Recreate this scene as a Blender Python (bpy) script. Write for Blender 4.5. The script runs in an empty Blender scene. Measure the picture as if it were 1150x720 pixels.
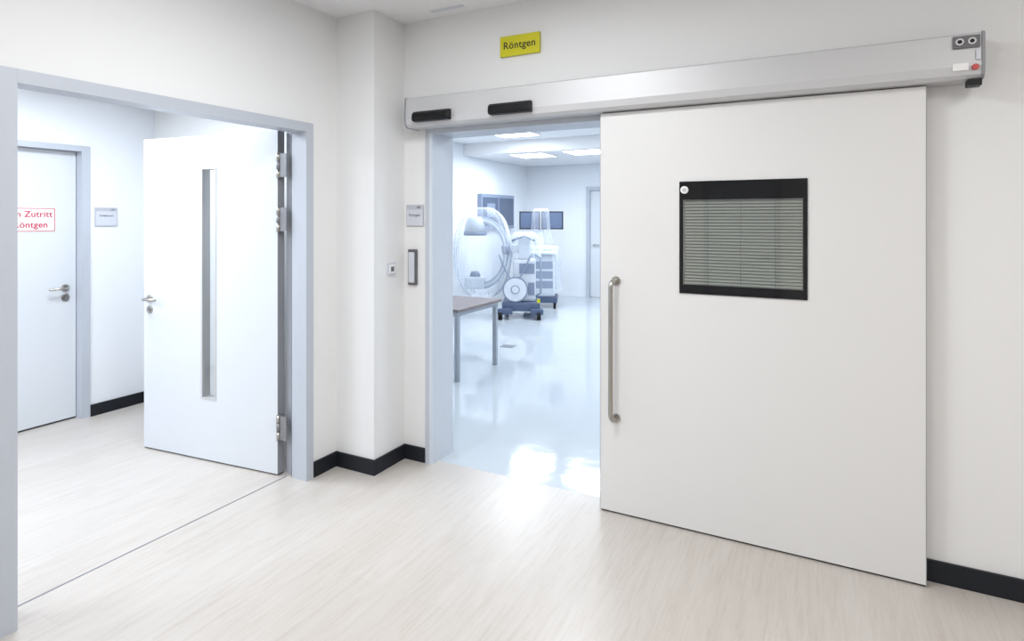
import bpy, bmesh, math, random
from mathutils import Matrix, Vector
random.seed(4)
sc = bpy.context.scene
sc.view_settings.view_transform = 'Standard'
sc.view_settings.look = 'None'
COL = sc.collection

# ---------------------------------------------------------------- materials
def mat(name, col, rough=0.5, metal=0.0, bump=0.0, bscale=60.0, var=0.0, coat=0.0, emis=None, estr=0.0, spec=0.5):
    m = bpy.data.materials.new(name); m.use_nodes = True
    nt = m.node_tree; b = nt.nodes['Principled BSDF']
    b.inputs['Base Color'].default_value = (*col, 1)
    b.inputs['Roughness'].default_value = rough
    b.inputs['Metallic'].default_value = metal
    b.inputs['Specular IOR Level'].default_value = spec
    b.inputs['Coat Weight'].default_value = coat
    tc = nt.nodes.new('ShaderNodeTexCoord')
    n = nt.nodes.new('ShaderNodeTexNoise'); n.inputs['Scale'].default_value = bscale
    n.inputs['Detail'].default_value = 4
    nt.links.new(tc.outputs['Object'], n.inputs['Vector'])
    if var > 0:
        mx = nt.nodes.new('ShaderNodeMix'); mx.data_type = 'RGBA'
        mx.inputs['A'].default_value = (*[c*(1-var) for c in col], 1)
        mx.inputs['B'].default_value = (*[min(1, c*(1+var)) for c in col], 1)
        nt.links.new(n.outputs['Fac'], mx.inputs['Factor'])
        nt.links.new(mx.outputs['Result'], b.inputs['Base Color'])
    if bump > 0:
        bp = nt.nodes.new('ShaderNodeBump'); bp.inputs['Strength'].default_value = bump
        bp.inputs['Distance'].default_value = 0.002
        nt.links.new(n.outputs['Fac'], bp.inputs['Height'])
        nt.links.new(bp.outputs['Normal'], b.inputs['Normal'])
    if emis:
        b.inputs['Emission Color'].default_value = (*emis, 1)
        b.inputs['Emission Strength'].default_value = estr
    return m

M_wall = mat('wall_paint', (0.775, 0.775, 0.775), 0.75, bump=0.15, bscale=180)
M_wallc = mat('wall_paint_cool', (0.80, 0.825, 0.86), 0.7, bump=0.15, bscale=180)
M_ceil = mat('ceiling_paint', (0.82, 0.82, 0.83), 0.85, bump=0.1, bscale=120)
M_skirt = mat('skirting_anthracite', (0.010, 0.012, 0.017), 0.5, spec=0.3)
M_frame = mat('frame_grey_lacquer', (0.48, 0.51, 0.565), 0.4)
M_frame2 = mat('jamb_light_lacquer', (0.60, 0.64, 0.70), 0.35)
M_door = mat('door_laminate', (0.66, 0.685, 0.72), 0.42, bump=0.03, bscale=300)
M_slide = mat('sliding_door_laminate', (0.71, 0.705, 0.70), 0.36, bump=0.03, bscale=300)
M_edge = mat('door_edge_grey', (0.26, 0.27, 0.29), 0.5)
M_alu = mat('satin_aluminium', (0.55, 0.55, 0.56), 0.46, metal=0.2, bump=0.03, bscale=200)
M_steel = mat('brushed_steel', (0.44, 0.42, 0.39), 0.3, metal=1.0)
M_hinge = mat('hinge_steel', (0.26, 0.26, 0.27), 0.4, metal=0.7)
M_black = mat('black_glass_border', (0.006, 0.006, 0.007), 0.06, spec=0.35)
M_blackp = mat('black_plastic', (0.006, 0.006, 0.007), 0.45, spec=0.25)
M_dark = mat('dark_gap', (0.02, 0.02, 0.02), 0.8)
M_plate = mat('sign_plate_silver', (0.50, 0.51, 0.56), 0.4, metal=0.2)
M_white = mat('white_plastic', (0.80, 0.80, 0.80), 0.35)
M_signg = mat('sign_insert_grey', (0.60, 0.62, 0.68), 0.4)
M_yel = mat('sign_yellow', (0.60, 0.56, 0.01), 0.45)
M_ink = mat('ink_black', (0.01, 0.01, 0.01), 0.6)
M_inkg = mat('ink_grey', (0.12, 0.12, 0.15), 0.6)
M_red = mat('ink_red', (0.50, 0.015, 0.05), 0.6)
M_redb = mat('red_button', (0.45, 0.01, 0.01), 0.3)
M_grey = mat('label_grey', (0.12, 0.12, 0.13), 0.4)
M_brown = mat('table_top_brown', (0.19, 0.155, 0.155), 0.4, var=0.2, bscale=12)
M_leg = mat('table_leg_metal', (0.36, 0.39, 0.44), 0.35, metal=0.4)
M_blue = mat('medical_base_blue', (0.08, 0.11, 0.19), 0.45)
M_med = mat('medical_white', (0.68, 0.72, 0.78), 0.35)
M_medg = mat('medical_grey', (0.24, 0.29, 0.39), 0.4)
M_carc = mat('c_arc_rail_grey', (0.40, 0.46, 0.56), 0.35)
M_screen = mat('viewer_screen', (0.09, 0.12, 0.19), 0.2)
M_slat = mat('blind_slat', (0.56, 0.57, 0.53), 0.5)
M_back = mat('blind_backing', (0.22, 0.23, 0.20), 0.6)
M_lamp = mat('lamp_diffuser', (0.9, 0.9, 0.9), 0.6, emis=(0.93, 0.97, 1.0), estr=6)
M_drain = mat('drain_steel', (0.25, 0.26, 0.28), 0.4, metal=0.6)

def glass(name, tint, base=0.06):
    m = bpy.data.materials.new(name); m.use_nodes = True
    nt = m.node_tree; nt.nodes.clear(); L = nt.links.new
    o = nt.nodes.new('ShaderNodeOutputMaterial'); mx = nt.nodes.new('ShaderNodeMixShader')
    t = nt.nodes.new('ShaderNodeBsdfTransparent'); t.inputs[0].default_value = (*tint, 1)
    g = nt.nodes.new('ShaderNodeBsdfGlossy'); g.inputs['Roughness'].default_value = 0.02
    lw = nt.nodes.new('ShaderNodeLayerWeight'); lw.inputs['Blend'].default_value = 0.5
    p = nt.nodes.new('ShaderNodeMath'); p.operation = 'POWER'; p.inputs[1].default_value = 4.0
    a = nt.nodes.new('ShaderNodeMath'); a.operation = 'MULTIPLY_ADD'; a.inputs[1].default_value = 0.85; a.inputs[2].default_value = base
    L(lw.outputs['Facing'], p.inputs[0]); L(p.outputs[0], a.inputs[0])
    L(a.outputs[0], mx.inputs[0]); L(t.outputs[0], mx.inputs[1])
    L(g.outputs[0], mx.inputs[2]); L(mx.outputs[0], o.inputs[0])
    return m
M_glass = glass('clear_glass', (0.93, 0.96, 0.97))
M_glasst = glass('tinted_glass', (0.76, 0.79, 0.76), 0.20)

def plastic_film():
    m = bpy.data.materials.new('plastic_drape_film'); m.use_nodes = True
    nt = m.node_tree; nt.nodes.clear(); L = nt.links.new
    o = nt.nodes.new('ShaderNodeOutputMaterial'); mx = nt.nodes.new('ShaderNodeMixShader')
    t = nt.nodes.new('ShaderNodeBsdfTransparent'); t.inputs[0].default_value = (0.97, 0.985, 1, 1)
    p = nt.nodes.new('ShaderNodeBsdfPrincipled'); p.inputs['Base Color'].default_value = (0.80, 0.84, 0.90, 1)
    p.inputs['Roughness'].default_value = 0.3
    lw = nt.nodes.new('ShaderNodeLayerWeight'); lw.inputs['Blend'].default_value = 0.4
    r = nt.nodes.new('ShaderNodeMapRange')
    r.inputs['To Min'].default_value = 0.12; r.inputs['To Max'].default_value = 0.75
    L(lw.outputs['Facing'], r.inputs['Value'])
    L(r.outputs[0], mx.inputs[0]); L(t.outputs[0], mx.inputs[1])
    L(p.outputs[0], mx.inputs[2]); L(mx.outputs[0], o.inputs[0])
    return m
M_film = plastic_film()

def wood_floor():
    m = bpy.data.materials.new('pale_wood_planks'); m.use_nodes = True
    nt = m.node_tree; L = nt.links.new; b = nt.nodes['Principled BSDF']
    tc = nt.nodes.new('ShaderNodeTexCoord')
    sp = nt.nodes.new('ShaderNodeSeparateXYZ'); L(tc.outputs['Object'], sp.inputs[0])
    cb = nt.nodes.new('ShaderNodeCombineXYZ'); L(sp.outputs['Y'], cb.inputs['X']); L(sp.outputs['X'], cb.inputs['Y'])
    br = nt.nodes.new('ShaderNodeTexBrick'); L(cb.outputs[0], br.inputs['Vector'])
    br.inputs['Scale'].default_value = 1.0
    br.inputs['Brick Width'].default_value = 1.22; br.inputs['Row Height'].default_value = 0.185
    br.inputs['Mortar Size'].default_value = 0.0008; br.inputs['Mortar Smooth'].default_value = 0.3
    br.offset = 0.37
    br.inputs['Color1'].default_value = (0.56, 0.525, 0.49, 1)
    br.inputs['Color2'].default_value = (0.54, 0.50, 0.46, 1)
    br.inputs['Mortar'].default_value = (0.48, 0.44, 0.40, 1)
    def streak(sx, sy, scale, dist, lo, hi, dark):
        mp = nt.nodes.new('ShaderNodeMapping'); mp.inputs['Scale'].default_value = (sx, sy, 1)
        L(tc.outputs['Object'], mp.inputs['Vector'])
        n = nt.nodes.new('ShaderNodeTexNoise'); n.inputs['Scale'].default_value = scale; n.inputs['Detail'].default_value = 8
        n.inputs['Roughness'].default_value = 0.7; n.inputs['Distortion'].default_value = dist
        L(mp.outputs[0], n.inputs['Vector'])
        cr = nt.nodes.new('ShaderNodeValToRGB')
        cr.color_ramp.elements[0].position = lo; cr.color_ramp.elements[0].color = (*dark, 1)
        cr.color_ramp.elements[1].position = hi; cr.color_ramp.elements[1].color = (1, 1, 1, 1)
        L(n.outputs['Fac'], cr.inputs[0]); return n, cr
    n, cr = streak(34, 2.2, 1.6, 0.8, 0.33, 0.53, (0.82, 0.78, 0.74))
    n2, cr2 = streak(8, 0.9, 1.3, 1.5, 0.30, 0.62, (0.87, 0.85, 0.83))
    mx = nt.nodes.new('ShaderNodeMix'); mx.data_type = 'RGBA'; mx.blend_type = 'MULTIPLY'; mx.inputs['Factor'].default_value = 0.55
    mx2 = nt.nodes.new('ShaderNodeMix'); mx2.data_type = 'RGBA'; mx2.blend_type = 'MULTIPLY'; mx2.inputs['Factor'].default_value = 0.6
    L(br.outputs['Color'], mx.inputs['A']); L(cr.outputs[0], mx.inputs['B'])
    L(mx.outputs['Result'], mx2.inputs['A']); L(cr2.outputs[0], mx2.inputs['B'])
    L(mx2.outputs['Result'], b.inputs['Base Color'])
    b.inputs['Roughness'].default_value = 0.30
    b.inputs['Specular IOR Level'].default_value = 0.6
    bp = nt.nodes.new('ShaderNodeBump'); bp.inputs['Strength'].default_value = 0.10; bp.inputs['Distance'].default_value = 0.002
    L(n.outputs['Fac'], bp.inputs['Height']); L(bp.outputs[0], b.inputs['Normal'])
    return m
M_wood = wood_floor()

def vinyl():
    m = mat('glossy_vinyl', (0.51, 0.555, 0.59), 0.08, spec=0.65)
    nt = m.node_tree; b = nt.nodes['Principled BSDF']
    tc = nt.nodes.new('ShaderNodeTexCoord'); n = nt.nodes.new('ShaderNodeTexNoise')
    n.inputs['Scale'].default_value = 3.5; n.inputs['Detail'].default_value = 4
    bp = nt.nodes.new('ShaderNodeBump'); bp.inputs['Strength'].default_value = 0.25; bp.inputs['Distance'].default_value = 0.01
    nt.links.new(tc.outputs['Object'], n.inputs['Vector']); nt.links.new(n.outputs['Fac'], bp.inputs['Height'])
    nt.links.new(bp.outputs[0], b.inputs['Normal'])
    return m
M_vinyl = vinyl()

# ---------------------------------------------------------------- mesh builder
class MB:
    def __init__(s, name, M=None):
        s.name = name; s.bm = bmesh.new(); s.mats = []; s.M = M or Matrix.Identity(4)
    def mi(s, m):
        if m not in s.mats: s.mats.append(m)
        return s.mats.index(m)
    def _fin(s, faces, m, smooth=False):
        i = s.mi(m)
        for f in faces: f.material_index = i; f.smooth = smooth
    def box(s, x0, x1, y0, y1, z0, z1, m, bev=0.0):
        v = [s.bm.verts.new((x, y, z)) for x in (x0, x1) for y in (y0, y1) for z in (z0, z1)]
        idx = [(0,1,3,2),(4,6,7,5),(0,4,5,1),(2,3,7,6),(0,2,6,4),(1,5,7,3)]
        fs = [s.bm.faces.new([v[i] for i in q]) for q in idx]
        s._fin(fs, m)
        if bev > 0:
            es = list({e for f in fs for e in f.edges})
            r = bmesh.ops.bevel(s.bm, geom=es, offset=bev, segments=2, affect='EDGES', profile=0.6)
            s._fin(r['faces'], m)
        return s
    def pane(s, x0, x1, y, z0, z1, m):
        s._fin([s.bm.faces.new([s.bm.verts.new(c) for c in ((x0, y, z0), (x1, y, z0), (x1, y, z1), (x0, y, z1))])], m)
        return s
    def poly(s, pts, axis, a0, a1, m):
        def mk(p, a):
            return {'x': (a, p[0], p[1]), 'y': (p[0], a, p[1]), 'z': (p[0], p[1], a)}[axis]
        A = [s.bm.verts.new(mk(p, a0)) for p in pts]; B = [s.bm.verts.new(mk(p, a1)) for p in pts]
        n = len(pts); fs = [s.bm.faces.new(A), s.bm.faces.new(B[::-1])]
        for i in range(n): fs.append(s.bm.faces.new([A[i], B[i], B[(i+1) % n], A[(i+1) % n]]))
        s._fin(fs, m); return s
    def tube(s, pts, r, m, seg=16, cap=True):
        pts = [Vector(p) for p in pts]; rings = []
        rr = r if isinstance(r, (list, tuple)) else [r]*len(pts)
        up = None
        for i, p in enumerate(pts):
            t = (pts[min(i+1, len(pts)-1)] - pts[max(i-1, 0)]).normalized()
            if up is None:
                up = Vector((0, 0, 1)) if abs(t.z) < 0.9 else Vector((1, 0, 0))
            a = t.cross(up).normalized(); b = a.cross(t).normalized(); up = b
            rings.append([s.bm.verts.new(p + (a*math.cos(2*math.pi*k/seg) + b*math.sin(2*math.pi*k/seg))*rr[i]) for k in range(seg)])
        fs = []
        for i in range(len(rings)-1):
            for k in range(seg):
                fs.append(s.bm.faces.new([rings[i][k], rings[i][(k+1) % seg], rings[i+1][(k+1) % seg], rings[i+1][k]]))
        s._fin(fs, m, True)
        if cap: s._fin([s.bm.faces.new(rings[0][::-1]), s.bm.faces.new(rings[-1])], m)
        return s
    def drape(s, cx, cy, levels, folds, amp, m, seg=96, seed=0.0):
        rings = []; n = len(levels)
        for i, (z, rx, ry) in enumerate(levels):
            g = i/(n-1); ring = []
            for k in range(seg):
                a = 2*math.pi*k/seg
                ca, sa = math.cos(a), math.sin(a)
                e = 0.75
                x = math.copysign(abs(ca)**e, ca); y = math.copysign(abs(sa)**e, sa)
                w = 1 + amp*g*(math.sin(a*folds+seed) + 0.5*math.sin(a*folds*1.7+seed*2+z*3)) + 0.015*math.sin(z*13+a*5)
                ring.append(s.bm.verts.new((cx+x*rx*w, cy+y*ry*w, z + 0.02*g*math.sin(a*folds*0.5))))
            rings.append(ring)
        fs = [s.bm.faces.new(rings[0])]
        for i in range(n-1):
            for k in range(seg):
                fs.append(s.bm.faces.new([rings[i][k], rings[i][(k+1) % seg], rings[i+1][(k+1) % seg], rings[i+1][k]]))
        s._fin(fs, m, True); return s
    def done(s, bevel=0.0, parent=None):
        bmesh.ops.recalc_face_normals(s.bm, faces=s.bm.faces)
        me = bpy.data.meshes.new(s.name); s.bm.to_mesh(me); s.bm.free()
        for m in s.mats: me.materials.append(m)
        o = bpy.data.objects.new(s.name, me); COL.objects.link(o); o.matrix_world = s.M
        if bevel > 0:
            md = o.modifiers.new('bevel', 'BEVEL'); md.width = bevel; md.segments = 2
            md.limit_method = 'ANGLE'; md.angle_limit = math.radians(50)
        if parent:
            o.parent = parent; o.matrix_parent_inverse = parent.matrix_world.inverted()
        return o

def text(name, body, loc, size, m, parent, rot, bold=0.0, align='CENTER', sx=1.0, space=1.0):
    c = bpy.data.curves.new(name, 'FONT'); c.body = body; c.size = size; c.extrude = 0.0006
    c.offset = bold; c.align_x = align; c.align_y = 'CENTER'; c.space_line = 0.95; c.space_character = space
    c.materials.append(m)
    o = bpy.data.objects.new(name, c); COL.objects.link(o)
    o.location = loc; o.rotation_euler = rot; o.scale = (sx, 1, 1)
    bpy.context.view_layer.update()
    o.parent = parent; o.matrix_parent_inverse = parent.matrix_world.inverted()
    return o
ROT_Y = (math.pi/2, 0, 0)
ROT_X = (math.pi/2, 0, math.pi/2)

CZ = 2.86
# ---------------------------------------------------------------- room shell
MB('floor').box(-5.35, 3.0, -3.0, 3.19, -0.06, 0, M_wood).done()
MB('floor_xray_room').box(-5.6, 2.0, 3.19, 11.4, -0.06, 0, M_vinyl).done()
MB('ceiling').box(-2.93, 3.0, -3.0, 3.13, CZ, CZ+0.08, M_ceil).done()
MB('ceiling_anteroom').box(-5.35, -2.93, -3.0, 3.13, 2.56, 2.64, M_ceil).done()
c = MB('ceiling_xray_room')
c.box(-5.6, 2.0, 3.13, 11.4, 2.86, 2.92, M_ceil)
c.box(-5.45, 1.9, 8.65, 11.18, 2.66, 2.86, M_ceil)
c.done()

w = MB('wall_left')
w.box(-2.93, -2.74, -3.0, 1.083, 0, CZ, M_wall)
w.box(-2.93, -2.74, 2.615, 3.13, 0, CZ, M_wall)
w.box(-2.93, -2.74, 1.083, 2.615, 2.145, CZ, M_wall)
w.done()
MB('wall_column').box(-2.74, -2.43, 2.83, 3.13, 0, CZ, M_wall).done()
w = MB('wall_back')
w.box(-5.6, -2.24, 3.13, 3.35, 0, CZ, M_wall)
w.box(-0.91, 3.0, 3.13, 3.35, 0, CZ, M_wall)
w.box(-2.24, -0.91, 3.13, 3.35, 2.155, CZ, M_wall)
w.done()
MB('wall_right').box(3.0, 3.15, -3.0, 3.35, 0, CZ, M_wall).done()
MB('wall_front').box(-5.35, 3.15, -3.15, -3.0, 0, CZ, M_wall).done()
w = MB('wall_anteroom')
w.box(-5.35, -5.15, -3.0, 1.60, 0, 2.64, M_wallc)
w.box(-5.35, -5.15, 2.60, 3.13, 0, 2.64, M_wallc)
w.box(-5.35, -5.15, 1.60, 2.60, 2.135, 2.64, M_wallc)
w.done()
MB('wall_xray_left').box(-5.6, -5.45, 3.35, 11.18, 0, 2.86, M_wallc).done()
w = MB('wall_xray_back')
w.box(-5.6, -4.13, 11.18, 11.4, 0, 2.86, M_wallc); w.box(-3.05, 2.0, 11.18, 11.4, 0, 2.86, M_wallc)
w.box(-4.13, -3.05, 11.18, 11.4, 2.2, 2.86, M_wallc); w.done()
MB('wall_xray_right').box(1.9, 2.0, 3.35, 11.18, 0, 2.86, M_wallc).done()

# unseen door added behind the camera for its reflection in the vision panel
d = MB('door_for_reflection')
d.box(-1.46, -0.54, -2.998, -2.975, 0.01, 2.10, M_door)
d.box(-1.52, -1.46, -2.998, -2.96, 0, 2.16, M_frame); d.box(-0.54, -0.48, -2.998, -2.96, 0, 2.16, M_frame)
d.box(-1.46, -0.54, -2.998, -2.96, 2.10, 2.16, M_frame)
d.tube([(-0.62, -2.975, 1.03), (-0.62, -2.92, 1.03), (-0.64, -2.915, 1.03), (-0.75, -2.915, 1.03)], 0.01, M_steel, 12)
d.done()

H = 0.093
b = MB('baseboard_left')
b.box(-2.74, -2.725, 2.626, 2.83, 0, H, M_skirt); b.box(-2.74, -2.725, -3.0, 1.07, 0, H, M_skirt); b.done(0.002)
b = MB('baseboard_column')
b.box(-2.725, -2.415, 2.815, 2.83, 0, H, M_skirt); b.box(-2.43, -2.415, 2.83, 3.115, 0, H, M_skirt); b.done(0.002)
b = MB('baseboard_back')
b.box(-2.43, -2.252, 3.115, 3.13, 0, H, M_skirt); b.box(-0.89, 3.0, 3.115, 3.13, 0, H, M_skirt); b.done(0.002)
b = MB('baseboard_anteroom')
b.box(-5.15, -5.135, 2.615, 3.115, 0, H, M_skirt); b.box(-5.15, -2.95, 3.115, 3.13, 0, H, M_skirt)
b.box(-5.15, -5.135, -3.0, 1.58, 0, H, M_skirt); b.done(0.002)

MB('trim_ceiling_slot').box(-2.14, -1.90, 3.00, 3.03, CZ-0.004, CZ, M_signg).done()
MB('trim_threshold').box(-2.897, -2.889, 1.134, 2.57, 0, 0.002, M_edge).done()

# ---------------------------------------------------------------- left door frame
f = MB('door_frame')
f.poly([(-2.94, 2.615), (-2.94, 2.61), (-2.85, 2.61), (-2.85, 2.57), (-2.728, 2.57), (-2.728, 2.626), (-2.739, 2.626), (-2.739, 2.615)], 'z', 0, 2.154, M_frame)
f.poly([(-2.94, 1.083), (-2.94, 1.093), (-2.85, 1.093), (-2.85, 1.133), (-2.728, 1.133), (-2.728, 1.072), (-2.739, 1.072), (-2.739, 1.083)], 'z', 0, 2.154, M_frame)
f.poly([(-2.85, 2.10), (-2.728, 2.10), (-2.728, 2.154), (-2.739, 2.154), (-2.739, 2.145), (-2.85, 2.145)], 'y', 1.1335, 2.5695, M_frame)
f.box(-2.94, -2.8505, 1.0935, 2.6095, 2.132, 2.145, M_frame)
f.box(-2.856, -2.8505, 2.572, 2.582, 0, 2.10, M_dark)
f.done()

# ---------------------------------------------------------------- open hinged door
Hh = Vector((-2.945, 2.545, 0)); E = Vector((-4.118, 2.433, 0))
u = (E-Hh).normalized(); ang = math.atan2(u.y, u.x)
LM = Matrix.Translation(Hh) @ Matrix.Rotation(ang, 4, 'Z')
W = 1.18; T = 0.055; zt = 2.118
d = MB('door_hinged', LM)
u0, u1, z0, z1 = 0.506, 0.641, 0.40, 1.91
d.box(0.0, u0, -T, 0, 0.010, zt, M_door); d.box(u1, W, -T, 0, 0.010, zt, M_door)
d.box(u0, u1, -T, 0, 0.010, z0, M_door); d.box(u0, u1, -T, 0, z1, zt, M_door)
d.box(-0.003, 0.0, -T, 0, 0.010, zt, M_edge)
d.box(0.0, W, -T+0.005, -0.005, 0.003, 0.010, M_dark)
t = 0.012
for (a, bb, c0, c1) in [(u0, u0+t, z0, z1), (u1-t, u1, z0, z1), (u0+t, u1-t, z0, z0+t), (u0+t, u1-t, z1-t, z1)]:
    d.box(a, bb, -T-0.003, 0.003, c0, c1, M_alu)
d.pane(u0+t, u1-t, -0.008, z0+t, z1-t, M_glass)
for sgn, y0 in ((1, 0.0), (-1, -T)):
    hu = W-0.06
    d.tube([(hu, y0, 1.03), (hu, y0+sgn*0.008, 1.03)], 0.026, M_steel, 24)
    d.tube([(hu, y0, 0.955), (hu, y0+sgn*0.008, 0.955)], 0.026, M_steel, 24)
    d.tube([(hu, y0+sgn*0.008, 0.955), (hu, y0+sgn*0.014, 0.955)], 0.011, M_hinge, 12)
    d.tube([(hu, y0+sgn*0.008, 1.03), (hu, y0+sgn*0.045, 1.03), (hu-0.006, y0+sgn*0.054, 1.03), (hu-0.02, y0+sgn*0.058, 1.03), (hu-0.125, y0+sgn*0.058, 1.03)], 0.0095, M_steel, 12)
for (a, bb) in ((1.83, 1.975), (1.50, 1.645), (0.225, 0.372)):
    d.box(-0.0065, -0.003, -0.045, -0.004, a, bb, M_hinge)
    d.tube([(-0.012, 0.006, a-0.004), (-0.012, 0.006, a+0.045)], 0.011, M_steel, 14)
    d.tube([(-0.012, 0.006, a+0.048), (-0.012, 0.006, bb-0.048)], 0.011, M_hinge, 14)
    d.tube([(-0.012, 0.006, bb-0.045), (-0.012, 0.006, bb+0.004)], 0.011, M_steel, 14)
    d.box(-0.075, -0.012, 0.002, 0.006, a, bb, M_hinge)
d.done()

# ---------------------------------------------------------------- far anteroom door
d = MB('door_anteroom')
d.box(-5.26, -5.22, 1.652, 2.55, 0.014, 2.10, M_door)
d.box(-5.25, -5.23, 1.652, 2.55, 0.0, 0.014, M_dark)
for (a, bb, c0, c1) in [(2.555, 2.60, 0, 2.135), (1.60, 1.645, 0, 2.135), (1.645, 2.555, 2.104, 2.135)]:
    d.box(-5.30, -5.1495, a, bb, c0, c1, M_frame)
d.box(-5.149, -5.138, 2.555, 2.614, 0, 2.148, M_frame); d.box(-5.149, -5.138, 1.586, 1.645, 0, 2.148, M_frame)
d.box(-5.149, -5.138, 1.6455, 2.5545, 2.104, 2.148, M_frame)
hy = 2.475
for zz in (1.035, 0.96):
    d.tube([(-5.22, hy, zz), (-5.212, hy, zz)], 0.028, M_steel, 24)
d.tube([(-5.212, hy, 1.035), (-5.175, hy, 1.035), (-5.166, hy-0.008, 1.035), (-5.162, hy-0.02, 1.035), (-5.162, hy-0.13, 1.035)], 0.010, M_steel, 12)
d.tube([(-5.212, hy, 0.96), (-5.200, hy, 0.96)], 0.012, M_hinge, 12)
d.done()
s = MB('warning_sign'); yw0, yw1 = 2.04, 2.41
s.box(-5.2195, -5.217, yw0, yw1, 1.475, 1.66, M_white)
e = 0.005
for (a, bb, c0, c1) in [(yw0+e, yw1-e, 1.650, 1.655), (yw0+e, yw1-e, 1.480, 1.485), (yw0+e, yw0+2*e, 1.485, 1.650), (yw1-2*e, yw1-e, 1.485, 1.650)]:
    s.box(-5.217, -5.216, a, bb, c0, c1, M_red)
so = s.done()
text('lettering_1', 'Kein Zutritt', (-5.2165, 2.388, 1.608), 0.062, M_red, so, ROT_X, 0.0010, 'RIGHT', 1.0, 1.05)
text('lettering_2', 'Röntgen', (-5.2165, 2.358, 1.528), 0.062, M_red, so, ROT_X, 0.0010, 'RIGHT', 1.0, 1.05)

s = MB('door_name_plate'); s.box(-5.149, -5.141, 2.65, 2.82, 1.515, 1.665, M_plate); s.box(-5.141, -5.140, 2.657, 2.813, 1.522, 1.635, M_signg); so = s.done(0.001)
text('lettering', '1.04', (-5.1395, 2.78, 1.648), 0.02, M_inkg, so, ROT_X)
text('lettering_room', 'Schaltraum', (-5.1395, 2.735, 1.60), 0.024, M_inkg, so, ROT_X)
s = MB('door_name_plate'); s.box(-2.408, -2.272, 3.121, 3.129, 1.528, 1.667, M_plate); s.box(-2.402, -2.278, 3.120, 3.121, 1.534, 1.635, M_signg); so = s.done(0.001)
text('lettering', '1.03', (-2.31, 3.1195, 1.650), 0.02, M_inkg, so, ROT_Y)
text('lettering_room', 'Röntgen', (-2.34, 3.1195, 1.600), 0.027, M_inkg, so, ROT_Y)

s = MB('door_elbow_switch')
s.box(-2.390, -2.320, 3.112, 3.129, 1.143, 1.376, M_grey, 0.006)
s.box(-2.378, -2.332, 3.100, 3.112, 1.160, 1.358, M_signg, 0.006)
s.done()
s = MB('light_switch')
s.box(-2.429, -2.421, 2.95, 3.03, 1.215, 1.295, M_signg, 0.003); s.box(-2.421, -2.416, 2.962, 3.018, 1.227, 1.283, M_white, 0.002)
s.box(-2.416, -2.4155, 2.975, 3.005, 1.24, 1.27, M_grey); s.done()

s = MB('xray_sign'); s.box(-1.70, -1.44, 3.108, 3.129, 2.545, 2.665, M_yel); so = s.done(0.003)
text('lettering', 'Röntgen', (-1.57, 3.107, 2.605), 0.060, M_ink, so, ROT_Y, 0.0006, 'CENTER', 1.0, 1.06)

# ---------------------------------------------------------------- sliding door frame
f = MB('sliding_door_frame')
f.box(-2.24, -2.20, 3.118, 3.36, 0, 2.12, M_frame2); f.box(-0.95, -0.91, 3.118, 3.36, 0, 2.12, M_frame2)
f.box(-2.24, -0.91, 3.118, 3.36, 2.12, 2.1545, M_frame)
f.box(-2.252, -2.2405, 3.116, 3.1295, 0, 2.145, M_frame)
f.box(-2.2405, -2.222, 3.1165, 3.118, 0, 2.12, M_frame)
f.done()

# ---------------------------------------------------------------- sliding door
d = MB('sliding_door')
X0, X1, Y0, Y1 = -1.05, 0.404, 3.055, 3.110
ZT = 2.144
a0, a1, b0, b1 = -0.612, -0.066, 1.245, 1.672
d.box(X0, a0, Y0, Y1, 0.010, ZT, M_slide); d.box(a1, X1, Y0, Y1, 0.010, ZT, M_slide)
d.box(a0, a1, Y0, Y1, 0.010, b0, M_slide); d.box(a0, a1, Y0, Y1, b1, ZT, M_slide)
d.box(X0+0.001, X1-0.001, Y0+0.004, Y1-0.004, 0.003, 0.010, M_dark)
d.box(X0-0.003, X0, Y0, Y1, 0.010, ZT, M_edge); d.box(X1, X1+0.003, Y0, Y1, 0.010, ZT, M_edge)
g0, g1, h0, h1 = -0.630, -0.048, 1.200, 1.765
d.box(g0, a0, Y0-0.006, Y0, h0, h1, M_black); d.box(a1, g1, Y0-0.006, Y0, h0, h1, M_black)
d.box(a0, a1, Y0-0.006, Y0, h0, b0, M_black); d.box(a0, a1, Y0-0.006, Y0, b1, h1, M_black)
d.pane(a0, a1, Y0-0.005, b0, b1, M_glasst)
d.box(a0, a1, Y1-0.012, Y1-0.004, b0, b1, M_back)
z = b0+0.004
while z < b1-0.012:
    d.poly([(Y0+0.004, z+0.001), (Y0+0.005, z), (Y0+0.019, z+0.011), (Y0+0.018, z+0.012)], 'x', a0+0.004, a1-0.004, M_slat)
    z += 0.0155
for xx in (a0+0.12, (a0+a1)/2, a1-0.12):
    d.tube([(xx, Y0+0.003, b0), (xx, Y0+0.003, b1)], 0.0008, M_grey, 6)
d.tube([(-0.603, Y0-0.006, 1.722), (-0.603, Y0-0.020, 1.722)], 0.019, M_white, 24)
d.tube([(-0.603, Y0-0.020, 1.722), (-0.603, Y0-0.024, 1.722)], 0.010, M_alu, 16)
hx = -0.975; yb = Y0-0.055
path = [(hx+0.012, Y0, 1.245), (hx+0.010, Y0-0.03, 1.246)]
for k in range(7):
    th = math.pi/2*k/6
    path.append((hx+0.008*(1-k/6), Y0-0.030-0.028*math.sin(th), 1.246-0.028*(1-math.cos(th))))
for k in range(1, 6): path.append((hx, yb-0.003, 1.218-(1.218-0.538)*k/6))
for k in range(7):
    th = math.pi/2*(1-k/6)
    path.append((hx+0.008*k/6, Y0-0.030-0.028*math.sin(th), 0.510+0.028*(1-math.cos(th))))
path += [(hx+0.010, Y0-0.03, 0.510), (hx+0.012, Y0, 0.511)]
d.tube(path, 0.0125, M_steel, 18)
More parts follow.
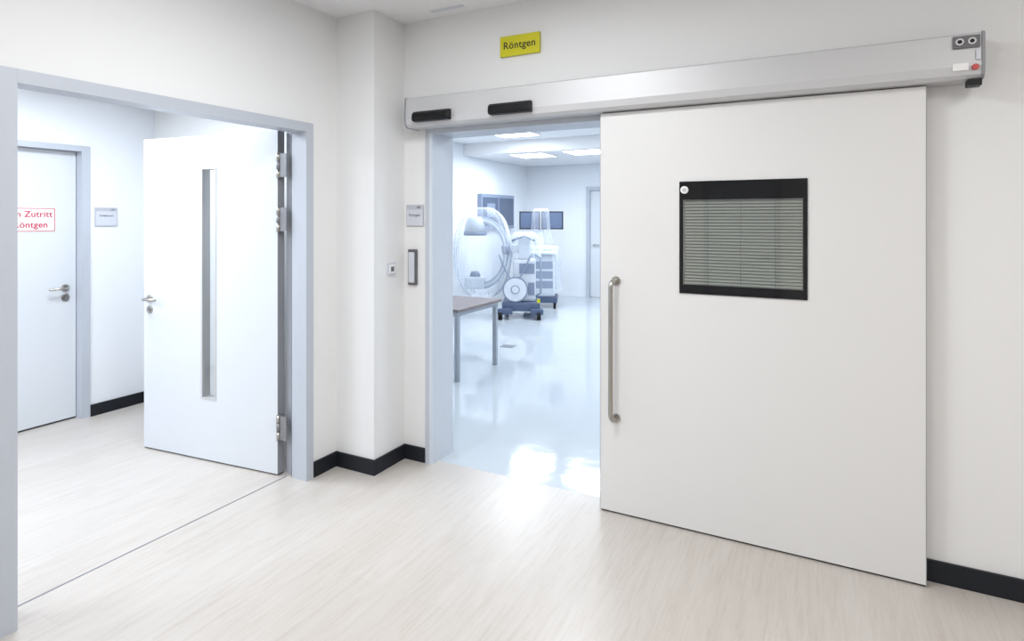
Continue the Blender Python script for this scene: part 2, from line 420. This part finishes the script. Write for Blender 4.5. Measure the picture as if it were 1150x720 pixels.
for zz in (1.245, 0.511):
    d.tube([(hx+0.012, Y0, zz), (hx+0.012, Y0-0.008, zz)], 0.024, M_steel, 24)
d.done()

# ---------------------------------------------------------------- rail / operator housing
r = MB('sliding_door_operator_rail')
prof = [(3.1295, 2.335), (3.00, 2.335), (2.990, 2.328), (2.986, 2.20), (2.992, 2.165), (3.01, 2.150), (3.1295, 2.150)]
r.poly(prof, 'x', -2.31, 0.582, M_alu)
capp = [(3.1295, 2.338), (2.996, 2.338), (2.984, 2.330), (2.981, 2.20), (2.988, 2.161), (3.008, 2.147), (3.1295, 2.147)]
r.poly(capp, 'x', 0.582, 0.592, M_edge)
r.poly(capp, 'x', -2.316, -2.31, M_edge)
r.box(0.486, 0.575, 2.978, 2.986, 2.272, 2.322, M_grey, 0.002)
for xx in (0.507, 0.548):
    r.tube([(xx, 2.978, 2.297), (xx, 2.972, 2.297)], 0.014, M_alu, 20)
    r.tube([(xx, 2.972, 2.297), (xx, 2.971, 2.297)], 0.008, M_blackp, 16)
r.box(0.562, 0.577, 2.979, 2.986, 2.222, 2.262, M_plate)
r.box(0.485, 0.538, 2.983, 2.986, 2.182, 2.212, M_white)
r.tube([(0.560, 2.986, 2.192), (0.560, 2.976, 2.192)], 0.012, M_redb, 20)
r.box(0.540, 0.585, 3.0, 3.06, 2.122, 2.147, M_blackp)
ro = r.done()
for i, (xa, xb) in enumerate([(-2.23, -1.965), (-1.69, -1.425)]):
    s = MB('motion_sensor')
    s.poly([(2.984, 2.238), (2.960, 2.237), (2.942, 2.222), (2.938, 2.190), (2.948, 2.176), (2.984, 2.174)], 'x', xa, xb, M_blackp)
    s.box(xa+0.03, xb-0.03, 2.934, 2.942, 2.190, 2.204, M_blackp)
    s.done(0.005)

# ---------------------------------------------------------------- xray room contents
d = MB('door_xray_back')
d.box(-4.13, -4.06, 11.14, 11.25, 0, 2.2, M_frame); d.box(-3.12, -3.05, 11.14, 11.25, 0, 2.2, M_frame)
d.box(-4.06, -3.12, 11.14, 11.25, 2.13, 2.2, M_frame); d.box(-4.06, -3.12, 11.2, 11.25, 0.01, 2.13, M_door)
d.tube([(-3.98, 11.2, 1.05), (-3.98, 11.15, 1.05), (-3.97, 11.14, 1.05), (-3.86, 11.14, 1.05)], 0.012, M_steel, 10)
d.done()
v = MB('xray_film_viewer')
v.box(-5.449, -5.36, 9.12, 10.39, 1.38, 2.02, M_medg, 0.01)
v.box(-5.362, -5.352, 9.17, 9.73, 1.44, 1.96, M_screen); v.box(-5.362, -5.352, 9.78, 10.34, 1.44, 1.96, M_screen)
v.box(-5.352, -5.348, 9.30, 9.6, 1.6, 1.85, M_medg)
v.done()
t = MB('instrument_table')
t.box(-4.6, -3.05, 4.75, 5.62, 0.675, 0.705, M_brown, 0.004)
t.box(-4.57, -3.08, 4.78, 5.59, 0.635, 0.675, M_leg)
for xx in (-4.56, -3.12):
    for yy in (4.79, 5.54):
        t.box(xx, xx+0.04, yy, yy+0.04, 0.0, 0.64, M_leg)
t.done()
MB('floor_drain').box(-3.48, -3.32, 6.36, 6.50, 0, 0.003, M_drain).done()

# C-arm machine with plastic drape
CM = Matrix.Translation((-4.386, 8.43, 0)) @ Matrix.Rotation(math.radians(25), 4, 'Z')
m = MB('mobile_c_arm_machine', CM)
m.box(-0.15, 0.45, -0.28, 0.35, 0.12, 0.26, M_blue, 0.03)
m.box(-0.22, 0.02, -0.36, -0.24, 0.08, 0.17, M_blue, 0.02)
m.box(0.30, 0.50, -0.36, -0.24, 0.08, 0.17, M_blue, 0.02)
for (xx, yy) in ((-0.17, -0.34), (0.43, -0.34), (-0.1, 0.3), (0.4, 0.3)):
    m.tube([(xx-0.03, yy, 0.06), (xx+0.03, yy, 0.06)], 0.06, M_blackp, 20)
    m.tube([(xx, yy, 0.06), (xx, yy, 0.14)], 0.018, M_leg, 10)
m.box(0.02, 0.38, -0.15, 0.30, 0.26, 0.92, M_med, 0.04)
m.box(0.10, 0.30, -0.10, 0.20, 0.92, 1.30, M_med, 0.03)
m.box(0.12, 0.36, -0.158, -0.148, 0.70, 0.86, M_medg, 0.002)
m.box(0.26, 0.36, -0.158, -0.148, 0.36, 0.56, M_medg, 0.002)
m.tube([(0.06, -0.26, 0.46), (0.06, -0.22, 0.46)], 0.20, M_medg, 40)
m.tube([(0.06, -0.27, 0.46), (0.06, -0.25, 0.46)], 0.178, M_med, 40)
m.tube([(0.06, -0.275, 0.46), (0.06, -0.27, 0.46)], 0.07, M_medg, 40)
m.tube([(0.06, -0.280, 0.46), (0.06, -0.27, 0.46)], 0.055, M_med, 40)
m.box(0.40, 0.45, -0.29, -0.28, 0.26, 0.32, M_yel)
m.tube([(0.38, -0.18, 0.35), (0.46, -0.2, 0.4), (0.46, -0.2, 0.95), (0.38, -0.15, 1.0)], 0.016, M_medg, 10)
m.box(-0.12, 0.30, -0.05, 0.10, 1.02, 1.16, M_med, 0.03)
m.tube([(-0.02, 0.02, 1.09), (-0.16, 0.02, 1.05)], [0.10, 0.08], M_medg, 24)
m.tube([(0.0, -0.12, 1.22), (0.2, -0.14, 1.30), (0.36, -0.12, 1.22)], 0.018, M_medg, 10)
cx, cz, R = -0.50, 1.02, 0.46
angs = [math.radians(112-224*k/36) for k in range(37)]
ins, outs = [], []
for a in angs:
    ins.append((cx+(R-0.045)*math.cos(a)*0.88, cz+(R-0.045)*math.sin(a)*1.15)); outs.append((cx+(R+0.045)*math.cos(a)*0.88, cz+(R+0.045)*math.sin(a)*1.15))
q = lambda P, Q, t: (P[0]*(1-t)+Q[0]*t, P[1]*(1-t)+Q[1]*t)
for k in range(36):
    m.poly([ins[k], outs[k], outs[k+1], ins[k+1]], 'y', -0.03, 0.07, M_carc)
    m.poly([q(ins[k], outs[k], .3), q(ins[k], outs[k], .7), q(ins[k+1], outs[k+1], .7), q(ins[k+1], outs[k+1], .3)], 'y', -0.036, -0.029, M_med)
m.tube([(cx-0.10, 0.02, 1.60), (cx-0.10, 0.02, 1.56), (cx-0.10, 0.02, 1.36)], [0.11, 0.14, 0.18], M_med, 28)
m.tube([(cx-0.10, 0.02, 1.36), (cx-0.10, 0.02, 1.30)], [0.185, 0.185], M_medg, 28)
m.box(cx-0.26, cx+0.06, -0.10, 0.14, 0.44, 0.64, M_med, 0.04)
m.tube([(cx-0.10, 0.02, 0.64), (cx-0.10, 0.02, 0.72)], [0.09, 0.06], M_medg, 20)
cab = [(0.30-0.5*k/16, -0.18-0.05*math.sin(k/16*3.14), 1.0-0.40*math.sin(k/16*math.pi)) for k in range(17)]
m.tube(cab, 0.013, M_medg, 8)
lv = []
for i in range(27):
    g = i/26; th = math.radians(8+150*g)
    lv.append((1.02+0.74*math.cos(th), 0.45*math.sin(th)**0.8+0.02, 0.22*math.sin(th)**0.6+0.02))
m.drape(-0.48, 0.02, lv, 13, 0.045, M_film, 144, 1.0)
m.drape(0.20, 0.05, [(1.36, 0.05, 0.05), (1.35, 0.14, 0.13), (1.32, 0.19, 0.2), (1.25, 0.22, 0.23), (1.12, 0.24, 0.24), (1.0, 0.25, 0.25), (0.94, 0.26, 0.26)], 9, 0.05, M_film, 96, 0.3)
m.done()

KM = Matrix.Translation((-4.60, 9.52, 0)) @ Matrix.Rotation(math.radians(22), 4, 'Z')
k = MB('monitor_cart', KM)
k.box(-0.10, 0.50, -0.25, 0.30, 0.10, 0.20, M_blue, 0.02)
for (xx, yy) in ((-0.05, -0.2), (0.45, -0.2), (-0.05, 0.25), (0.45, 0.25)):
    k.tube([(xx-0.02, yy, 0.05), (xx+0.02, yy, 0.05)], 0.05, M_blackp, 16)
k.box(-0.05, 0.45, -0.2, 0.25, 0.20, 0.95, M_med, 0.03)
for zz in (0.35, 0.52, 0.69): k.box(-0.02, 0.42, -0.206, -0.198, zz, zz+0.13, M_medg, 0.003)
k.box(-0.08, 0.48, -0.28, 0.27, 0.95, 0.99, M_med, 0.01)
k.box(0.15, 0.25, 0.0, 0.10, 0.99, 1.40, M_med, 0.01)
k.box(-0.18, 0.19, -0.05, 0.0, 1.38, 1.70, M_blackp, 0.006); k.box(0.21, 0.60, -0.05, 0.0, 1.38, 1.70, M_blackp, 0.006)
k.box(-0.16, 0.17, -0.056, -0.05, 1.40, 1.68, M_screen); k.box(0.23, 0.58, -0.056, -0.05, 1.40, 1.68, M_screen)
k.drape(0.20, -0.02, [(1.75, 0.08, 0.05), (1.74, 0.13, 0.09), (1.70, 0.15, 0.11), (1.55, 0.16, 0.13), (1.4, 0.17, 0.15), (1.25, 0.18, 0.17), (1.12, 0.21, 0.19)], 7, 0.06, M_film, 96, 2.0)
k.drape(0.20, 0.0, [(1.10, 0.2, 0.2), (1.08, 0.30, 0.27), (1.03, 0.33, 0.32), (0.9, 0.34, 0.33), (0.75, 0.35, 0.34), (0.6, 0.36, 0.35), (0.45, 0.37, 0.36), (0.30, 0.38, 0.37)], 11, 0.05, M_film, 120, 0.8)
k.done()

# ---------------------------------------------------------------- ceiling lamps
def lamp(x, y, z, sx, sy, power, col):
    b = MB('ceiling_lamp')
    b.box(x-sx/2-0.02, x+sx/2+0.02, y-sy/2-0.02, y+sy/2+0.02, z-0.012, z, M_white)
    b.box(x-sx/2, x+sx/2, y-sy/2, y+sy/2, z-0.014, z-0.012, M_lamp)
    o = b.done()
    l = bpy.data.lights.new('panel_light', 'AREA'); l.shape = 'RECTANGLE'; l.size = sx; l.size_y = sy
    l.energy = power; l.color = col
    lo = bpy.data.objects.new('panel_light', l); COL.objects.link(lo); lo.location = (x, y, z-0.02)
    lo.parent = o
WARM = (1.0, 0.95, 0.89); NEU = (0.96, 0.98, 1.0); COOL = (0.82, 0.90, 1.0)
for (x, y, p) in ((-1.3, 1.6, 32), (-1.3, -0.8, 29), (1.3, -0.8, 26), (1.3, 1.2, 19)):
    lamp(x, y, CZ, 0.6, 0.6, p, NEU if x < 0 else WARM)
for y in (-1.8, 0.2, 2.0):
    lamp(-4.0, y, 2.56, 0.6, 0.6, 34, COOL)
for (x, y, zz) in ((-4.1, 7.9, 2.86), (-4.35, 9.15, 2.66), (-3.35, 9.05, 2.66), (-2.0, 7.9, 2.86), (0.2, 7.9, 2.86), (-3.85, 5.0, 2.86), (-1.8, 5.0, 2.86), (0.3, 5.0, 2.86), (-1.2, 9.05, 2.66)):
    lamp(x, y, zz, 0.6, 0.6, 24, COOL)

w = bpy.data.worlds.new('World'); sc.world = w; w.use_nodes = True
w.node_tree.nodes['Background'].inputs[0].default_value = (0.9, 0.95, 1, 1)
w.node_tree.nodes['Background'].inputs[1].default_value = 0.5

# ---------------------------------------------------------------- camera
cd = bpy.data.cameras.new('Camera'); co = bpy.data.objects.new('Camera', cd); COL.objects.link(co)
cd.sensor_width = 36; cd.sensor_fit = 'HORIZONTAL'; cd.lens = 36*663/1150
cd.shift_y = -0.1; cd.clip_start = 0.05
co.location = (0, 0, 1.58); co.rotation_euler = (math.pi/2, 0, math.radians(27.5))
sc.camera = co
